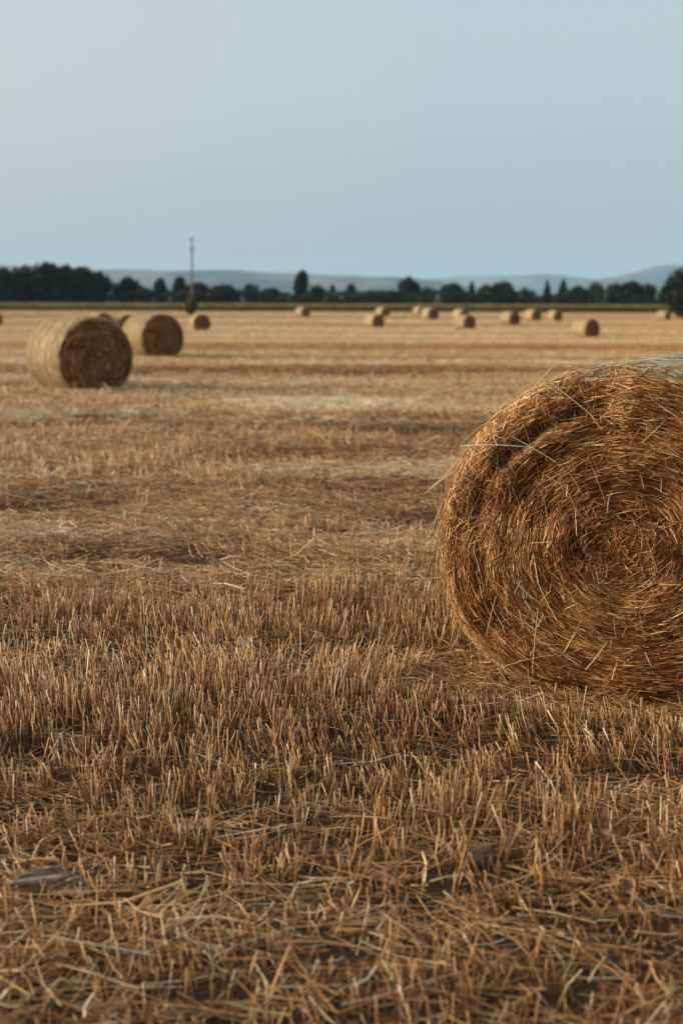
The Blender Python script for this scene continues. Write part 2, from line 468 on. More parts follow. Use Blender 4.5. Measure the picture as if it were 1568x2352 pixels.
nst = build_stubble(); nli = build_litter(); build_weeds()
print('stubble', nst, 'litter', nli)

# ------------------------------------------------------------------ round bales
def bale_surface(a, b, L, near):
    """depth of the end face below the end plane, at polar (r, th)"""
    def dish(r, th):
        d = .015 * r * r + (np.clip((r - .80) / .2, 0, 1.1) ** 2 * .085 if near else np.clip((r - .9) / .1, 0, 1.2) ** 2 * .055)
        d = d + .010 * (vnoise(r * 11 + th / (2 * PI) * 1.0, th * .55, 63) - .5) + .004 * np.sin(r * 40 + th)                    # rolled layers
        d = d - .035 * (vnoise(np.cos(th) * r * 6 + 20, np.sin(th) * r * 6 + 20, 5) - .5)
        if near:
            t = (np.degrees(th) % 360)
            w = np.clip((t - 100) / 25, 0, 1) * np.clip((182 - t) / 30, 0, 1)
            c = .80 + .05 * (vnoise(t / 9, t * 0, 51) - .5) - .04 * np.clip((150 - t) / 60, 0, 1)
            k = .1 + 1.5 * vnoise(t / 5, r * 9, 52)
            d = d + w * k * ((.058 * np.exp(-((r - c) / .032) ** 2)) - .022 * np.exp(-((r - .92) / .05) ** 2))
        return d
    return dish

def rim_reach(th):
    t = np.degrees(th) % 360
    w = np.clip((t - 107) / 18, 0, 1) * np.clip((275 - t) / 30, 0, 1)
    return .962 + .138 * w + .05 * (vnoise(t / 3, t * 0, 54) - .5)

def sag(V, b):
    """the bale's own weight flattens its foot"""
    V = np.asarray(V).copy(); z = V[..., 2]; k = z < -.78 * b
    V[..., 2] = np.where(k, -.78 * b + (z + .78 * b) * .72, z)
    t = np.clip(-z / b, 0, 1)
    V[..., 0] *= 1 + (.20 if b > .68 else .07) * t * (1 - .35 * t)
    return V

def end_face(name, a, b, L, n, near, sign, mat, parent, rs=1.0, strays=0):
    """sign -1: the end towards local -y"""
    dish = bale_surface(a, b, L, near)
    S = Soup(); RM = 1.10 if near else 1.04
    # woven core
    rr = np.concatenate([np.linspace(0, 1, 30), np.linspace(1.01, RM + .02, 4)]); tt = np.linspace(0, 2 * PI, 97)[:-1]
    Rg, Tg = np.meshgrid(rr, tt, indexing='ij')
    Wg = np.clip(Rg - 1, 0, 1); Rg = np.minimum(Rg, 1)
    d = dish(Rg, Tg) + .022 * (Wg == 0) + Wg * (a + b) / 2
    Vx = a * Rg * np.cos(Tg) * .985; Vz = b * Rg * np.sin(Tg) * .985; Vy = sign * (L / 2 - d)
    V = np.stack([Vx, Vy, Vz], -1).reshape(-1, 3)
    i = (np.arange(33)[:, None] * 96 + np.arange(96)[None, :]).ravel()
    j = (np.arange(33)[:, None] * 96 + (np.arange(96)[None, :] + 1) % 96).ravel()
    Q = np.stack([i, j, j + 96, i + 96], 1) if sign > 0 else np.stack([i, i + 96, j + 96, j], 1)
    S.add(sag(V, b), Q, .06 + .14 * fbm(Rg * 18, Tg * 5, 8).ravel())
    # wound straws
    K = 4
    r0 = np.sqrt(rng.random(n)) * RM; th0 = rng.random(n) * 2 * PI
    if near:      # at the top the pale round side comes up to the edge
        r0 = np.where(r0 > rim_reach(th0), np.sqrt(rng.random(n)) * .97, r0)
    mid = (a + b) / 2
    Ls = (.035 + .15 * rng.random(n) ** 2.2)
    sl = rng.normal(.05, .15, n) + rng.normal(0, .9, n) * (rng.random(n) < .13)
    sl = np.where(r0 < .25, sl + rng.normal(0, .6, n), sl)
    if near:
        tdeg = np.degrees(th0) % 360
        tang = (r0 > .72) & (tdeg > 95) & (tdeg < 190) & (rng.random(n) < .6)
        sl = np.where(tang, rng.normal(0, 1.3, n), sl)
    tt = np.linspace(-.5, .5, K)[None, :] * Ls[:, None]
    rad = np.maximum(r0 * mid, .05)
    rt = r0[:, None] + tt * np.sin(sl)[:, None] / mid
    rt = np.abs(rt); wrap = np.clip(rt - 1.0, 0, .2); rt = np.minimum(rt, 1.0)
    th = th0[:, None] + tt * np.cos(sl)[:, None] / rad[:, None]
    lift = rng.normal(0, .13, n)
    jit = (rng.random(n) ** 1.3 * .022)[:, None]
    dep = dish(rt, th) + jit * (wrap == 0) + tt * lift[:, None] * (wrap == 0) - .004 + wrap * mid
    rt = np.where(wrap > 0, 1.006 - jit * .8, rt)
    C = np.stack([a * rt * np.cos(th), sign * (L / 2 - dep), b * rt * np.sin(th)], -1)
    r = (.0011 + .0011 * rng.random(n) + .0012 * (rng.random(n) < .1)) * rs
    layer = .5 + .5 * np.sin(r0 * 31 + 2 * vnoise(th0 * 2, r0 * 4, 3) * 3)
    blot = fbm(np.cos(th0) * r0 * 4 + 9, np.sin(th0) * r0 * 4 + 9, 14)
    tone = .34 + .09 * layer + .45 * (blot - .5) + rng.normal(0, .19, n) + .40 * (rng.random(n) < .12)
    tone += np.where(r0 > .93, .18, 0)
    V, Q, t, T = tubes(C, np.stack([r * .8, r, r, r * .7], 1), np.clip(tone, .02, .98), .6)
    S.add(sag(V, b), Q, t)
    o = link(name, S.mesh(name), mat, parent)
    return o

def wrapped_side(name, a, b, L, n, mat, parent, rs=1.0, near=False):
    S = Soup()
    nth, nl = 120, 22
    tt = np.linspace(0, 2 * PI, nth + 1)[:-1]; yy = np.concatenate([np.linspace(-.46, -.40, 7), np.linspace(-.37, .5, nl - 7)]) if near else np.linspace(-.5, .5, nl)
    Yg, Tg = np.meshgrid(yy, tt, indexing='ij')
    edge = np.clip((abs(Yg) - .40) / .1, 0, 1) ** 1.5 * .035
    if near:
        edge = np.where(Yg < 0, .2 * (1 - np.sqrt(np.clip(((Yg + .5) * L - .025) / .085, 0, 1))), edge)
    lump = .014 * (fbm(Tg * 2.2 + 3, Yg * 4, 2) - .5)
    rad = 1 - edge - (.022 if near else .012) + lump
    V = np.stack([a * rad * np.cos(Tg), Yg * (L - .03), b * rad * np.sin(Tg)], -1).reshape(-1, 3)
    i = (np.arange(nl - 1)[:, None] * nth + np.arange(nth)[None, :]).ravel()
    j = (np.arange(nl - 1)[:, None] * nth + (np.arange(nth)[None, :] + 1) % nth).ravel()
    S.add(sag(V, b), np.stack([i, j, j + nth, i + nth], 1), .3 + .25 * fbm(Tg * 30, Yg * 14, 6).ravel())
    K = 4
    f0 = .01
    y0 = -.5 + f0 + rng.random(n) * (1 - f0 - .01); th0 = rng.random(n) * 2 * PI
    Ls = .04 + .16 * rng.random(n) ** 1.6
    sl = rng.normal(0, .16, n) + rng.normal(0, .8, n) * (rng.random(n) < .12)
    tt = np.linspace(-.5, .5, K)[None, :] * Ls[:, None]
    th = th0[:, None] + tt * np.cos(sl)[:, None] / ((a + b) / 2)
    y = np.clip(y0[:, None] * (L - .02) + tt * np.sin(sl)[:, None], -L / 2 - .01, L / 2 + .01)
    if near:
        rr = rim_reach(th)
        lo = np.where(rr < 1, np.clip((rr - .8) / .2, 0, 1) ** 2 * .085, .085 + (rr - 1) * .75)
        y = np.maximum(y, -L / 2 + .014 + lo + rng.random(n)[:, None] ** 2 * .05 - .012)
    e = np.clip((abs(y) / L - .40) / .1, 0, 1) ** 1.5 * .026
    if near:
        e = np.where(y < 0, .2 * (1 - np.sqrt(np.clip((y + L / 2 - .012) / .085, 0, 1))), e)
    out = (rng.random(n) * .016 - .01)[:, None] + tt * rng.normal(0, .07, n)[:, None] + .014 * (fbm(th * 2.2 + 3, y / L * 4, 2) - .5)
    if near:
        dg = np.degrees(th) % 360
        out = out - .016 * np.clip((dg - 114) / 16, 0, 1) * np.clip((260 - dg) / 20, 0, 1)
    C = np.stack([a * (1 + out - e) * np.cos(th), y, b * (1 + out - e) * np.sin(th)], -1)
    r = (.0014 + .0012 * rng.random(n)) * rs
    band = vnoise(y0 * 14, th0 * .6, 4)
    tone = .42 + .22 * (band - .5) + rng.normal(0, .15, n) + .2 * (rng.random(n) < .08) - .3 * (rng.random(n) < .05)
    V, Q, t, T = tubes(C, np.stack([r * .8, r, r, r * .7], 1), np.clip(tone, .02, .98), .5)
    S.add(sag(V, b), Q, t)
    return link(name, S.mesh(name), mat, parent)

BALES = 'round straw bales left on the field'
# the near bale
nb = empty('round_bale', NB_LOC, BAPSI)
tag(nb, 'large round straw bale close by on the right, coiled end in sharp focus', 'straw bale', BALES)
a_, b_, L_ = NB['a'], NB['b'], NB['L']
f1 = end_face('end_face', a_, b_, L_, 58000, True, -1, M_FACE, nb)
f2 = end_face('end_face', a_, b_, L_, 9000, False, 1, M_FACE, nb, 1.4)
sd = wrapped_side('curved_side', a_, b_, L_, 46000, M_TOP, nb, 1.0, True)
for o in (f1, f2, sd): o.location = (0, 0, b_ * .935)

def near_strays():
    """stalks that stick out of the rim, the end and the top of the near bale"""
    dish = bale_surface(a_, b_, L_, True)
    S = Soup()
    # over the end face
    n = 260
    r0 = np.sqrt(rng.random(n)) * .99; th0 = rng.random(n) * 2 * PI
    L = .05 + .18 * rng.random(n) ** 2
    ang = rng.random(n) * PI
    left = (np.degrees(th0) % 360 > 90) & (np.degrees(th0) % 360 < 230)
    ang = np.where(left & (rng.random(n) < .5), rng.normal(PI * .55, .35, n), ang)
    K = 4
    P = np.stack([a_ * r0 * np.cos(th0), -(L_ / 2 - dish(r0, th0)) - .004 - .022 * rng.random(n) ** 2, b_ * r0 * np.sin(th0)], 1)
    D = np.stack([np.cos(ang), -abs(rng.normal(0, .10, n)), np.sin(ang)], 1)
    B = np.stack([rng.normal(0, .1, n), -abs(rng.normal(0, .03, n)), rng.normal(0, .1, n)], 1)
    tt = np.linspace(-.5, .5, K)
    C = P[:, None] + D[:, None] * (tt[None, :, None] * L[:, None, None]) + B[:, None] * ((.25 - tt ** 2)[None, :, None] * L[:, None, None])
    r = .0012 + .0010 * rng.random(n)
    V, Q, t, T = tubes(C, np.stack([r, r, r, r * .6], 1), np.clip(rng.normal(.62, .2, n), .1, .98), .7)
    S.add(V, Q, t)
    # along the front rim and off the round side
    n = 800
    th0 = rng.random(n) * 2 * PI
    front = rng.random(n) < .6
    y0 = np.where(front, -L_ / 2 + .05 * rng.random(n), (rng.random(n) - .5) * L_)
    L = .04 + .14 * rng.random(n) ** 1.6
    tan = np.stack([-a_ * np.sin(th0), np.zeros(n), b_ * np.cos(th0)], 1); tan /= np.linalg.norm(tan, axis=1, keepdims=True)
    nor = np.stack([np.cos(th0) / a_, np.zeros(n), np.sin(th0) / b_], 1); nor /= np.linalg.norm(nor, axis=1, keepdims=True)
    P = np.stack([a_ * .985 * np.cos(th0), y0, b_ * .985 * np.sin(th0)], 1)
    sg = np.where(rng.random(n) < .5, 1, -1)
    D = tan * sg[:, None] + nor * np.abs(rng.normal(.10, .25, n))[:, None] + np.array([0, 1, 0]) * rng.normal(0, .35, n)[:, None]
    D /= np.linalg.norm(D, axis=1, keepdims=True)
    tt = np.linspace(-.1, 1, K)
    C = P[:, None] + D[:, None] * (tt[None, :, None] * L[:, None, None]) - nor[:, None] * ((tt ** 2)[None, :, None] * (L ** 2)[:, None, None] * 0.45)
    r = .0010 + .0009 * rng.random(n)
    V, Q, t, T = tubes(C, np.stack([r, r, r * .9, r * .5], 1), np.clip(rng.normal(.6, .2, n), .1, .98), .7)
    S.add(V, Q, t)
    # a few long stalks that catch the eye
    def face_pt(u, v):
        x = (u - 1440) * zc0 / F / math.cos(BAPSI + .2); z = -(v - 1262) * zc0 / F / .99
        return x, z
    for (u0, v0, u1, v1, o0, o1, tn, rr) in [(1052, 1046, 1130, 1040, .08, .06, .96, .0026), (1130, 1040, 1206, 1043, .06, .03, .99, .0030), (1052, 1046, 1076, 1016, .08, .06, .9, .0019), (1076, 1016, 1106, 990, .06, .03, .9, .0017), (1252, 890, 1345, 962, .03, .012, .93, .0026), (1345, 962, 1374, 996, .012, .02, .88, .0022),
                                   (1130, 985, 1134, 1010, .06, .06, .93, .0024), (1134, 1010, 1150, 1007, .06, .06, .93, .0022), (1150, 1007, 1157, 982, .06, .05, .93, .002),
                                   (1070, 1100, 1110, 1065, .05, .03, .85, .002), (1318, 1165, 1325, 1242, .02, .03, .9, .0019),
                                   (1222, 1290, 1238, 1360, .02, .03, .86, .0021), (1190, 1430, 1205, 1470, .02, .03, .8, .0018),
                                   (1055, 1260, 1105, 1225, .06, .03, .78, .0018), 
                                   (1118, 1500, 1140, 1400, .05, .05, .8, .0019), (1230, 1570, 1236, 1430, .04, .02, .84, .0018),
                                   (1405, 925, 1440, 985, .02, .02, .75, .0018), (1490, 930, 1560, 975, .02, .02, .86, .0021)]:
        x0, z0 = face_pt(u0, v0); x1, z1 = face_pt(u1, v1)
        p0 = np.array([x0, -L_ / 2 - o0 + .02, z0]); p1 = np.array([x1, -L_ / 2 - o1 + .02, z1])
        tt = np.linspace(0, 1, 5)[:, None]
        C = (p0 * (1 - tt) + p1 * tt + np.array([0, -.004, .002]) * (4 * tt * (1 - tt)))[None]
        V, Q, t, T = tubes(C, np.array([[rr * .8, rr, rr, rr, rr * .7]]), tn, .7)
        S.add(V, Q, t)
    o = link('loose_stalks', S.mesh('loose_stalks'), M_STUB, nb)
    o['kind'] = 'stuff'; o.location = (0, 0, b_ * .935)
near_strays()

# the bales further out: three sets of parts that the copies share
def far_proto(nf, ns, rs, seed):
    root = empty('round_bale', (0, 0, 0))
    A, B, LL = .645, .625, 1.3
    p = [end_face('end_face', A, B, LL, nf, False, -1, M_FACE, root, rs), end_face('end_face', A, B, LL, nf // 3, False, 1, M_FACE, root, rs * 1.6),
         wrapped_side('curved_side', A, B, LL, ns, M_SIDE, root, rs)]
    for o in p: o.location = (0, 0, B * .935)
    return root
def copy_thing(o):
    c = o.copy(); COL.objects.link(c)
    for ch in o.children:
        d = ch.copy(); COL.objects.link(d); d.parent = c
    return c

FARB = [
 # u, v foot, height, turn, label, set
 (177, 900, 177, 34, 'big round bale at the left, nearest of the blurred bales, pale side turned left', 0),
 (347, 822, 105, 34, 'second largest blurred bale at the left, behind and right of the biggest left bale', 0),
 (229, 761, 48, 32, 'bale mostly hidden behind the biggest left bale, only its dark top edge showing', 1),
 (283, 761, 42, 33, 'bale hidden behind the second largest left bale, its pale side showing between two bales', 1),
 (-17, 748, 36, 26, 'bale cut off by the left edge of the photo, a sliver of brown end showing', 1),
 (458, 758, 40, 17, 'small bale standing below the wooden pole, wide brown end towards us', 1),
 (694, 726, 24, 30, 'tiny bale alone at the far edge, below the tall central tree', 2),
 (858, 752, 34, 32, 'nearer bale of the overlapping pair in the middle, darker end', 2),
 (877, 726, 24, 32, 'farther bale of the overlapping pair in the middle, peeping over the nearer one', 2),
 (962, 724, 23, 30, 'farther bale of the pair right of centre, half hidden, only its pale side showing', 2),
 (985, 734, 30, 31, 'nearer bale of the pair right of centre, below the round tree', 2),
 (1067, 756, 36, 33, 'bale right of centre with another bale behind its left shoulder', 1),
 (1056, 735, 28, 31, 'bale tucked behind the left shoulder of a nearer bale right of centre', 2),
 (1169, 746, 34, 32, 'leftmost and nearest of the row of three bales on the right', 1),
 (1221, 736, 28, 31, 'middle one of the row of three bales on the right', 2),
 (1272, 737, 27, 31, 'rightmost of the row of three bales on the right', 2),
 (1344, 775, 46, 30, 'bale standing alone on the right, above the top of the large near bale', 1),
 (1521, 735, 24, 46, 'pale bale beside the big dark bush at the right edge', 2),
]
protos = []
for nf, ns, rs in ((9000, 14000, 1.5), (3500, 6000, 3.0), (1800, 3200, 4.5)):
    protos.append(far_proto(nf, ns, rs, 0))
used = [False] * 3
for (u, v, hpx, turn, lab, k) in FARB:
    x, y, z, zc = spot(u, v + (2 if v < 800 else 0))
    H = hpx * zc / F
    o = protos[k] if not used[k] else copy_thing(protos[k])
    used[k] = True
    s = (H + .04) / 1.25
    print('bale %d y=%.1f H=%.2f' % (u, y, H))
    s = min(max(s, .94), 1.2)
    o.scale = (s * (.94 + .05 * rng.random()), s * (.9 + .14 * rng.random()), s)
    o.location = (x, y + .25, float(ground_z(x, y)) - .05)
    o.rotation_euler = (0, 0, math.radians(turn))
    tag(o, lab, 'straw bale', BALES)

# ------------------------------------------------------------------ husk and stone in the stubble
def build_husk():
    x, y, z, zc = HUSK
    nu, nv = 26, 16
    S = Soup()
    U, Vv = np.meshgrid(np.linspace(-1, 1, nu), np.linspace(0, 1, nv), indexing='ij')
    wid = np.sqrt(np.clip(1 - .9 * U ** 2, .02, 1)) * (.9 + .25 * vnoise(U * 2.3 + 8, Vv * 0 + 3, 6))
    ang = -3.25 + Vv * (2.5 + .5 * (vnoise(U * 4, Vv * 0 + 7, 19) - .5)) + .4 * (vnoise(U * 5 + 3, Vv * 0, 29) - .5)                                       # a shell, open towards the camera's upper right
    R = .040 * wid * (1 + .45 * (vnoise(U * 3, Vv * 3, 12) - .5))
    X = U * .085 + .008 * (vnoise(U * 3, Vv * 4, 31) - .5); Yy = -R * np.cos(ang) * .9; Zz = -R * np.sin(ang) * -.75
    Zz = Zz + .03 + .016 * (1 - abs(U)) + .014 * (vnoise(U * 4, Vv * 5, 22) - .5)
    V = np.stack([X, Yy, Zz], -1).reshape(-1, 3)
    i = (np.arange(nu - 1)[:, None] * nv + np.arange(nv - 1)[None, :]).ravel()
    S.add(V, np.stack([i, i + nv, i + nv + 1, i + 1], 1), .5)
    # a torn lip that curls in at the back and a smaller rolled flap at the right
    for (cx, cz, ln, rad, a0, a1, skew) in ((-.035, .052, .07, .017, -2.6, .9, .22), (.055, .030, .034, .024, -3.4, -.1, -.5)):
        U2, W2 = np.meshgrid(np.linspace(-1, 1, 14), np.linspace(0, 1, 10), indexing='ij')
        an = a0 + W2 * (a1 - a0); rr = rad * (1 - .35 * U2 ** 2) * (1 + .3 * (vnoise(U2 * 3 + cx * 90, W2 * 3, 41) - .5))
        P = np.stack([cx + U2 * ln, -.012 - rr * np.cos(an), cz + skew * U2 * ln + rr * np.sin(an)], -1).reshape(-1, 3)
        ii = (np.arange(13)[:, None] * 10 + np.arange(9)[None, :]).ravel()
        S.add(P, np.stack([ii, ii + 10, ii + 11, ii + 1], 1), .5)
    me = S.mesh('dry_husk')
    o = link('dry_husk', me, M_HUSK)
    md = o.modifiers.new('thick', 'SOLIDIFY'); md.thickness = .004
    o.location = (x, y, float(ground_z(x, y)) + .012); o.rotation_euler = (math.radians(24), math.radians(6), math.radians(8))
    tag(o, 'pale grey curled dry husk lying in the stubble at the lower left', 'husk')

def blob(n_lat, n_lon, rx, ry, rz, seed, amp):
    la = np.linspace(-PI / 2, PI / 2, n_lat); lo = np.linspace(0, 2 * PI, n_lon + 1)[:-1]
    A, B = np.meshgrid(la, lo, indexing='ij')
    r = 1 + amp * (fbm(np.cos(B) * 1.7 * np.cos(A) + 11, np.sin(B) * 1.7 * np.cos(A) + np.sin(A) * 1.3 + 17, seed) - .5)
    V = np.stack([rx * r * np.cos(A) * np.cos(B), ry * r * np.cos(A) * np.sin(B), rz * r * np.sin(A)], -1).reshape(-1, 3)
    i = (np.arange(n_lat - 1)[:, None] * n_lon + np.arange(n_lon)[None, :]).ravel()
    j = (np.arange(n_lat - 1)[:, None] * n_lon + (np.arange(n_lon)[None, :] + 1) % n_lon).ravel()
    return V, np.stack([i, j, j + n_lon, i + n_lon], 1)

def build_stone():
    x, y, z, zc = STONE
    V, Q = blob(18, 28, .05, .045, .034, 4, .7)
    o = link('field_stone', make_mesh('field_stone', V, Q), M_STONE)
    o.location = (x, y, float(ground_z(x, y)) + .008); o.rotation_euler = (.1, .15, .5)
    tag(o, 'small grey stone half buried among the stubble below the large bale', 'stone')
build_husk(); build_stone()

# ------------------------------------------------------------------ utility pole
def lathe(prof, n=20):
    prof = np.array(prof); a = np.linspace(0, 2 * PI, n + 1)[:-1]
    V = np.stack([prof[:, 0][:, None] * np.cos(a), prof[:, 0][:, None] * np.sin(a), np.broadcast_to(prof[:, 1][:, None], (len(prof), n))], -1).reshape(-1, 3)
    k = len(prof)
    i = (np.arange(k - 1)[:, None] * n + np.arange(n)[None, :]).ravel()
    j = (np.arange(k - 1)[:, None] * n + (np.arange(n)[None, :] + 1) % n).ravel()
    return V, np.stack([i, j, j + n, i + n], 1)

def box(cx, cy, cz, sx, sy, sz):
    V = np.array([[x, y, z] for x in (-1, 1) for y in (-1, 1) for z in (-1, 1)], float) * np.array([sx, sy, sz]) / 2 + np.array([cx, cy, cz])
    Q = np.array([[0, 1, 3, 2], [4, 6, 7, 5], [0, 4, 5, 1], [2, 3, 7, 6], [0, 2, 6, 4], [1, 5, 7, 3]])
    return V, Q

def build_pole():
    x, y, z, zc = spot(441, 723)
    top = CAM_H + (690 - 1.2 - 546) * y / 3338 - z
    r = empty('utility_pole', (x, y, z - .05))
    tag(r, 'thin wooden utility pole rising above the far trees, reddish towards the foot', 'utility pole')
    V, Q = lathe([(.165, 0), (.16, .6), (.14, top * .35), (.12, top * .7), (.10, top - .05), (.09, top), (0.001, top + .02)])
    link('shaft', make_mesh('shaft', V, Q), M_POLE, r)
    S = Soup()
    V, Q = box(-.02, -.16, top - .22, .62, .10, .12); S.add(V, Q, .5)
    link('crossarm', S.mesh('crossarm', False), M_POLE, r)
    for dx in (-.26, .2):
        V, Q = lathe([(.02, 0), (.02, .08), (.06, .10), (.045, .15), (.06, .18), (.03, .24), (.001, .25)], 12)
        o = link('insulator', make_mesh('insulator', V, Q), M_CERAM, r); o.location = (dx, -.16, top - .16)
    S = Soup()
    V, Q = box(.05, -.2, top - 1.55, .34, .22, .62); S.add(V, Q, .5)
    V, Q = box(.30, -.2, top - 1.45, .24, .08, .08); S.add(V, Q, .5)
    link('switch_box', S.mesh('switch_box', False), M_CERAM, r)
build_pole()

# ------------------------------------------------------------------ trees
def leaves(P, size, tone, squash=.8):
    N = len(P)
    A = rng.normal(size=(N, 3)); A /= np.linalg.norm(A, axis=1, keepdims=True)
    B = np.cross(A, rng.normal(size=(N, 3))); B /= np.linalg.norm(B, axis=1, keepdims=True)
    s = (size * (.6 + .8 * rng.random(N)))[:, None]
    A = A * s; B = B * s * .6
    Cc = np.cross(A, B); Cc = Cc / (np.linalg.norm(Cc, axis=1, keepdims=True) + 1e-9) * s * .25
    V = np.stack([P - A, P - B + Cc, P + A, P + B + Cc], 1).reshape(-1, 3)
    Q = np.arange(N * 4).reshape(N, 4)
    return V, Q, np.repeat(tone, 4)

TREES = 'trees along the far edge of the field'
def tree(name, u, vtop, wpx, Y, label, style='round', mat=None, base=None, group=TREES, tone0=.45, low=.12, cat='tree'):
    zc = Y * math.cos(PITCH) + 1.5 * math.sin(PITCH)
    x = (u - CU) * zc / F
    z0 = float(ground_z(x, Y)) - .05
    vv = vtop - (u - CU) * ROLL
    h = CAM_H + (690 - vv) * Y / 3338 - z0
    w = wpx * 1.08 * zc / F
    root = empty(name, (x, Y, z0))
    tag(root, label, cat, group)
    # trunk and limbs
    S = Soup()
    th = h * .8
    n = 7
    zz = np.linspace(0, th, n)
    cl = np.stack([np.cumsum(rng.normal(0, .03 * w / n * 2, n)), np.cumsum(rng.normal(0, .03 * w / n * 2, n)), zz], 1)
    cl[0, :2] = 0
    rb = .022 * h + .02
    V, Q, t, T = tubes(cl[None], (np.linspace(1, .18, n) * rb)[None], .5, 1, 8); S.add(V, Q, t)
    lobes = []
    k = {'round': 9, 'tall': 9, 'cone': 8, 'wide': 13, 'loose': 8}[style]
    for i in range(k):
        f = (i + .5) / k
        if style == 'cone':
            zf = low + .08 + (1 - low - .14) * f; rf = .52 * (1 - f) ** .8 + .08; off = .12 * (1 - f)
        elif style == 'tall':
            zf = low + .10 + (.98 - low - .16) * f; rf = .36 + .12 * math.sin(f * PI); off = .12
        else:
            zf = low + .12 + (.84 - low - .06) * f; rf = .26 + .22 * math.sin(min(1, f * 1.05) * PI); off = .27 * math.sin(f * PI * .92 + .15)
        a = i * 2.4 + rng.random() * .9
        cx, cy = math.cos(a) * off * w, math.sin(a) * off * w * .9
        rz = min(rf * w * .8, h * .26)
        zc_ = min(zf * h, h - rz * .9)
        lobes.append((cx, cy, zc_, rf * w * .62, rz))
        p0 = cl[max(1, int((zc_ / h) * (n - 2)))]
        lim = np.linspace(0, 1, 4)[:, None] * (np.array([cx, cy, zc_]) - p0) + p0
        lim[1:3, 2] -= .02 * h
        V, Q, t, T = tubes(lim[None], (np.linspace(.38, .1, 4) * rb)[None], .45, 1, 5); S.add(V, Q, t)
    link('trunk', S.mesh('trunk'), M_BARK, root)
    C = Soup()
    dens = 1.0 if style != 'loose' else .6
    for (cx, cy, cz, r, rz) in lobes:
        m = int(np.clip(75 * r * r * 4 * dens, 90, 900))
        D = rng.normal(size=(m, 3)); D /= np.linalg.norm(D, axis=1, keepdims=True)
        lump = .72 + .5 * fbm(D[:, 0] * 2.2 + cx + 30, D[:, 1] * 2.2 + D[:, 2] * 2.7 + 40, 6)
        rad = (rng.random(m) ** .45) * lump
        P = np.stack([cx + D[:, 0] * r * rad, cy + D[:, 1] * r * rad, cz + D[:, 2] * rz * rad], 1)
        P[:, 2] = np.maximum(P[:, 2], .15)
        tn = np.clip(tone0 + rng.normal(0, .13, m) + .22 * (rng.random() - .5), 0, 1)
        V, Q, t = leaves(P, np.full(m, .17 + .012 * h), tn)
        C.add(V, Q, t)
    link('crown', C.mesh('crown', False), mat or M_LEAF, root)
    return root

T = [
 (12, 616, 70, 262, 'broad dark tree at the far left edge of the photo, in the tall clump', 'wide'),
 (62, 613, 80, 268, 'dark bushy tree second from the left edge, in the tall clump', 'wide'),
 (112, 605, 84, 264, 'tallest dark tree of the clump above the biggest left bale', 'wide'),
 (150, 607, 60, 272, 'dark tree with a ragged top just right of the clump\'s tallest tree', 'round'),
 (190, 614, 76, 266, 'dark tree on the right shoulder of the tall left clump', 'wide'),
 (226, 624, 62, 270, 'rounded dark tree ending the tall left clump on its right', 'round'),
 (292, 637, 62, 268, 'round dark tree standing right of the tall left clump', 'round'),
 (333, 660, 40, 262, 'small low tree between the round tree and the slimmer one left of the pole', 'loose'),
 (367, 640, 40, 274, 'slim dark tree, farther of the two slim trees left of the pole', 'tall'),
 (411, 637, 44, 276, 'slim dark tree immediately left of the wooden pole', 'tall'),
 (455, 650, 66, 270, 'low dark tree directly behind the wooden pole', 'wide'),
 (512, 655, 66, 264, 'broad low round tree right of the wooden pole', 'wide'),
 (575, 650, 44, 276, 'slender lighter tree midway between pole and tall central tree', 'loose'),
 (622, 668, 54, 270, 'low dark tree left of the tall central tree', 'wide'),
 (690, 627, 44, 272, 'tall narrow dark tree near the middle, highest outside the left clump', 'tall'),
 (727, 660, 42, 264, 'low tree touching the right side of the tall central tree', 'round'),
 (762, 657, 42, 270, 'small pointed tree right of the tall central tree', 'cone'),
 (805, 657, 58, 268, 'broad pointed dark tree left of the overlapping pair of middle bales', 'cone'),
 (850, 674, 46, 264, 'very low tree above the overlapping pair of middle bales', 'loose'),
 (896, 673, 48, 268, 'low bushy tree left of the round-headed tree', 'wide'),
 (935, 641, 52, 274, 'round-headed tree standing clear of its neighbours right of centre', 'round'),
 (977, 664, 42, 280, 'faint loose tree close on the right of the round-headed tree', 'loose'),
 (1038, 657, 64, 268, 'domed tree above the bales right of centre', 'wide'),
 (1081, 649, 34, 274, 'thin pointed tree right of the domed tree', 'cone'),
 (1116, 660, 50, 270, 'dark tree between the thin pointed tree and the broad dark one', 'round'),
 (1155, 654, 62, 268, 'broad dark tree above the row of three bales', 'wide'),
 (1203, 668, 50, 270, 'low tree left of the two spires', 'loose'),
 (1253, 647, 34, 276, 'left one of the two narrow spire-shaped trees', 'cone'),
 (1290, 645, 44, 278, 'right one of the two narrow spire-shaped trees', 'cone'),
 (1323, 663, 52, 268, 'dark rounded tree right of the two spires', 'round'),
 (1364, 654, 46, 274, 'tree with a thin flat crown and gaps above the lone right bale', 'loose'),
 (1407, 657, 52, 270, 'dark square-topped tree right of the gappy flat-crowned tree', 'tall'),
 (1447, 653, 58, 272, 'dark tree left of the pale thin one near the right edge', 'wide'),
 (1484, 655, 46, 284, 'pale thin tree just left of the big bush at the right edge', 'loose'),
 (1540, 662, 60, 276, 'tree mostly hidden behind the big bush at the right edge', 'wide'),
]
for (u, v, w, Y, lab, st) in T:
    t0 = {'loose': .72}.get(st, .42) + (.1 if u in (575, 1364, 1484, 512) else 0)
    tree('tree', u, v - (6 if u > 590 else 1), w, Y, lab, st, tone0=t0)
tree('bush', 1606, 606, 168, 176, 'big dark bush cut off by the right edge, beside a pale bale', 'wide', group=None, low=-.05, cat='bush', tone0=.40)
tree('bush', 437, 679, 30, spot(441, 723)[1] - 1.2, 'small olive bush climbing the foot of the wooden pole', 'wide', mat=M_LEAFY, group=None, low=.0, cat='bush', tone0=.5)

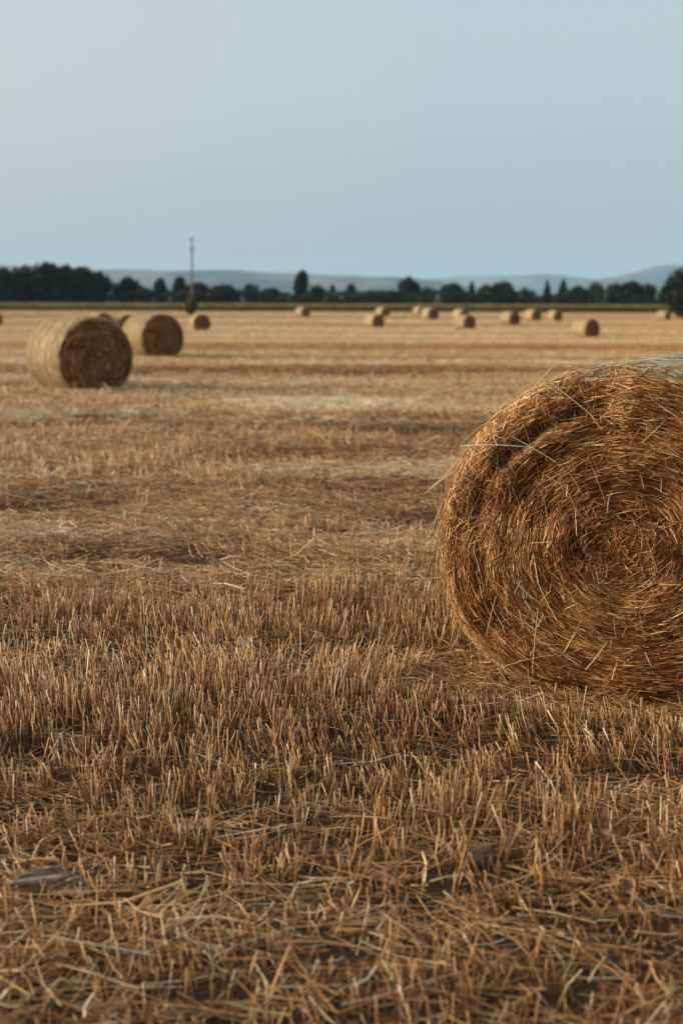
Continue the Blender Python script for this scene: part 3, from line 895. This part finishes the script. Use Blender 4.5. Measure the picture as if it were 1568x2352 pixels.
def build_hedge():
    N = 28000
    x = (rng.random(N) - .5) * 2 * 95
    y = 268 + rng.normal(0, 4, N)
    top = 2.0 + 3.3 * fbm(x * .12, y * .02, 44) ** 1.2
    z = -.3 + top * rng.random(N) ** .7
    P = np.stack([x, y, z], 1)
    tn = np.clip(.42 + .5 * (vnoise(x * .15, x * 0, 8) - .5) + rng.normal(0, .12, N), 0, 1)
    V, Q, t = leaves(P, np.full(N, .26), tn)
    o = link('hedge', make_mesh('hedge', V, Q, t, False), M_LEAF)
    tag(o, 'low dark hedge filling the gaps under the far trees', 'hedge', kind='stuff')
build_hedge()

def build_maize():
    N = 30000
    y = 233 + 26 * rng.random(N) ** 1.6
    x = (rng.random(N) - .5) * 2 * (.28 * y + 16)
    z = ground_z(x, y)
    h = 1.02 + .16 * rng.random(N) + .12 * (vnoise(x * .2, y * .2, 4) - .5)
    S = Soup()
    g = .40 + .16 * (vnoise(x * .05, y * .05, 18) - .5) + .04 - .14 * np.clip(x / 45, -1, 1)
    for k in range(3):                                     # leaves
        f = rng.random(N)
        P = np.stack([x + rng.normal(0, .12, N), y + rng.normal(0, .12, N), z + h * f], 1)
        V, Q, t = leaves(P, np.full(N, .2), np.clip(g + rng.normal(0, .09, N) + .06 * (f > .7), 0, .66))
        S.add(V, Q, t)
    P = np.stack([x, y, z + h * .95], 1)
    C = np.stack([np.stack([x, y, z], 1), P, P + np.stack([rng.normal(0, .05, N), rng.normal(0, .05, N), .16 + .1 * rng.random(N)], 1)], 1)
    V, Q, t, _ = tubes(C, np.full((N, 1), .026), np.clip(rng.normal(.86, .08, N), .7, 1), .8)
    t = t.reshape(N, 3, 3); t[:, 0] = g[:, None]; t = t.ravel()
    S.add(V, Q, t)
    o = link('maize_crop', S.mesh('maize_crop', False), M_CORN)
    tag(o, 'green strip of maize with brown tassels along the far edge of the field', 'maize', kind='stuff')
build_maize()

# ------------------------------------------------------------------ hills
M_HILL = mat_hill()
def ridge(Y, pts, depth, seed):
    us = np.linspace(pts[0][0], pts[-1][0], 160)
    v = np.interp(us, [p[0] for p in pts], [p[1] for p in pts]) - (us - CU) * ROLL
    k = np.exp(-np.linspace(-2, 2, 7) ** 2); k /= k.sum()
    v = np.convolve(np.pad(v, 3, mode='edge'), k, mode='valid')
    H = np.maximum((690 - v) * Y / 3338 + CAM_H + .3, -2)
    tt = np.concatenate([np.linspace(-1, 1, 41)])
    Tg, Ug = np.meshgrid(tt, us, indexing='ij')
    prof = np.clip(1 - abs(Tg), 0, 1); prof = prof * prof * (3 - 2 * prof)
    Yg = Y + Tg * depth
    Xg = (Ug - CU) / 3230 * (Y + .35 * Tg * depth)
    Z = H[None, :] * prof * (1 + .10 * (fbm(Ug * .02, Tg * 2.5, seed) - .5) * (abs(Tg) > .04)) + .010 * H.max() * (fbm(Ug * .06, Tg * 4, seed + 3) - .5) * prof - .35
    r, c = Z.shape
    i = (np.arange(r - 1)[:, None] * c + np.arange(c - 1)[None, :]).ravel()
    me = make_mesh('hills', np.stack([Xg, Yg, Z], -1).reshape(-1, 3), np.stack([i, i + 1, i + c + 1, i + c], 1))
    o = link('hills', me, M_HILL)
    return o
tag(ridge(6600, [(-700, 660), (-300, 640), (0, 628), (140, 624), (230, 621), (310, 619), (400, 623), (440, 621), (500, 619), (560, 622), (640, 628), (740, 631), (870, 636), (940, 641), (1000, 648), (1060, 657), (1150, 669), (1300, 690), (1400, 700)], 1500, 3),
    'long hazy blue ridge with pale fields behind the left and central trees', 'hill', kind='structure')
tag(ridge(10000, [(-900, 640), (-300, 600), (0, 606), (60, 610), (120, 616), (200, 630), (300, 655), (450, 700)], 1500, 13),
    'faint blue hill at the far left above the tall clump', 'hill', kind='structure')
tag(ridge(11000, [(600, 700), (760, 648), (900, 641), (1000, 640), (1040, 635), (1120, 634), (1180, 634), (1230, 629), (1290, 634), (1340, 641), (1420, 649), (1500, 660), (1650, 700)], 1700, 23),
    'pale hill behind the trees right of centre', 'hill', kind='structure')
tag(ridge(9400, [(1050, 700), (1250, 662), (1330, 646), (1400, 634), (1450, 621), (1490, 610), (1530, 608), (1568, 613), (1650, 620), (1800, 640), (2200, 700)], 1500, 33),
    'higher blue hill rising at the right edge', 'hill', kind='structure')

# ------------------------------------------------------------------ air
def build_haze():
    x0, x1, y0, y1, z0, z1 = -9000, 9000, -400, 14000, -2.2, 340
    V, Q = box((x0 + x1) / 2, (y0 + y1) / 2, (z0 + z1) / 2, x1 - x0, y1 - y0, z1 - z0)
    me = make_mesh('haze', V, Q, None, False)
    m = bpy.data.materials.new('thin_haze'); m.use_nodes = True
    nt = m.node_tree; nt.nodes.clear()
    out = nt.nodes.new('ShaderNodeOutputMaterial'); pv = nt.nodes.new('ShaderNodeVolumePrincipled')
    pv.inputs['Color'].default_value = (.48, .76, 1, 1); pv.inputs['Density'].default_value = 0.85e-4
    pv.inputs['Anisotropy'].default_value = 0.0
    nt.links.new(pv.outputs[0], out.inputs['Volume'])
    o = link('haze', me, m)
    tag(o, 'thin bluish evening haze over the plain', 'haze', kind='stuff')
    o.visible_shadow = True
build_haze()

# ------------------------------------------------------------------ light
SUN_AZ = math.radians(80)         # to the left of straight ahead
SUN_EL = math.radians(17)
sd_ = Vector((-math.sin(SUN_AZ) * math.cos(SUN_EL), math.cos(SUN_AZ) * math.cos(SUN_EL), math.sin(SUN_EL)))
sun = bpy.data.lights.new('sun', 'SUN'); sun.energy = 4.8; sun.angle = math.radians(22); sun.color = (1, .82, .60)
so = bpy.data.objects.new('sun', sun); COL.objects.link(so)
so.rotation_euler = sd_.to_track_quat('Z', 'Y').to_euler(); so.location = (-40, 20, 30)

w = bpy.data.worlds.new('World'); scene.world = w; w.use_nodes = True
nt = w.node_tree; nt.nodes.clear()
out = nt.nodes.new('ShaderNodeOutputWorld'); bg = nt.nodes.new('ShaderNodeBackground')
bg.inputs['Strength'].default_value = .1
sky = nt.nodes.new('ShaderNodeTexSky'); sky.sky_type = 'NISHITA'; sky.sun_disc = False
sky.sun_elevation = SUN_EL; sky.sun_rotation = -SUN_AZ; sky.air_density = 1.5; sky.dust_density = 3; sky.ozone_density = 1.5
tc = nt.nodes.new('ShaderNodeTexCoord'); sx = nt.nodes.new('ShaderNodeSeparateXYZ')
nt.links.new(tc.outputs['Generated'], sx.inputs[0])
mr = nt.nodes.new('ShaderNodeMapRange'); mr.inputs['From Min'].default_value = 0; mr.inputs['From Max'].default_value = .25
nt.links.new(sx.outputs['Z'], mr.inputs['Value'])
rp = ramp(nt, [(0, (.40, .47, .512)), (.25, (.44, .515, .562)), (.55, (.50, .59, .645)), (.75, (.515, .60, .655)), (1, (.46, .59, .66))])
nt.links.new(mr.outputs[0], rp.inputs[0])
# warmer towards the sunset side on the left
mw = nt.nodes.new('ShaderNodeMapRange'); mw.inputs['From Min'].default_value = .06; mw.inputs['From Max'].default_value = -.3
nt.links.new(sx.outputs['X'], mw.inputs['Value'])
mixw = nt.nodes.new('ShaderNodeMixRGB'); mixw.blend_type = 'MULTIPLY'
mixw.inputs[2].default_value = (1.24, 1.05, 1.01, 1)
nt.links.new(mw.outputs[0], mixw.inputs[0]); nt.links.new(rp.outputs[0], mixw.inputs[1])
sc = nt.nodes.new('ShaderNodeVectorMath'); sc.operation = 'SCALE'; sc.inputs['Scale'].default_value = 7.4
nt.links.new(mixw.outputs[0], sc.inputs[0])
mx = nt.nodes.new('ShaderNodeMixRGB'); mx.inputs[0].default_value = .9
nt.links.new(sky.outputs[0], mx.inputs[1]); nt.links.new(sc.outputs[0], mx.inputs[2])
nt.links.new(mx.outputs[0], bg.inputs['Color']); nt.links.new(bg.outputs[0], out.inputs['Surface'])

# ------------------------------------------------------------------ camera and render settings
cam = bpy.data.cameras.new('camera'); co = bpy.data.objects.new('camera', cam); COL.objects.link(co)
cam.sensor_fit = 'VERTICAL'; cam.sensor_height = 36.0; cam.sensor_width = 24.0; cam.lens = 36.0 * F / 2352.0
co.location = (0, 0, CAM_H)
from mathutils import Matrix
co.rotation_euler = (Matrix.Rotation(PI / 2 - PITCH, 3, 'X') @ Matrix.Rotation(ROLL, 3, 'Z')).to_euler()
cam.clip_start = .05; cam.clip_end = 30000
cam.dof.use_dof = True; cam.dof.focus_distance = 5.65; cam.dof.aperture_fstop = 2.4
scene.camera = co

scene.render.engine = 'CYCLES'
scene.view_settings.view_transform = 'Standard'; scene.view_settings.look = 'None'
scene.view_settings.exposure = 0.5; scene.view_settings.gamma = 1.0
cy = scene.cycles
cy.max_bounces = 6; cy.diffuse_bounces = 4; cy.glossy_bounces = 2; cy.volume_bounces = 1; cy.transmission_bounces = 0
cy.use_denoising = True; cy.denoiser = 'OPENIMAGEDENOISE'; cy.denoising_input_passes = 'RGB_ALBEDO_NORMAL'; cy.denoising_prefilter = 'ACCURATE'
cy.use_adaptive_sampling = False
cy.sample_clamp_indirect = 6
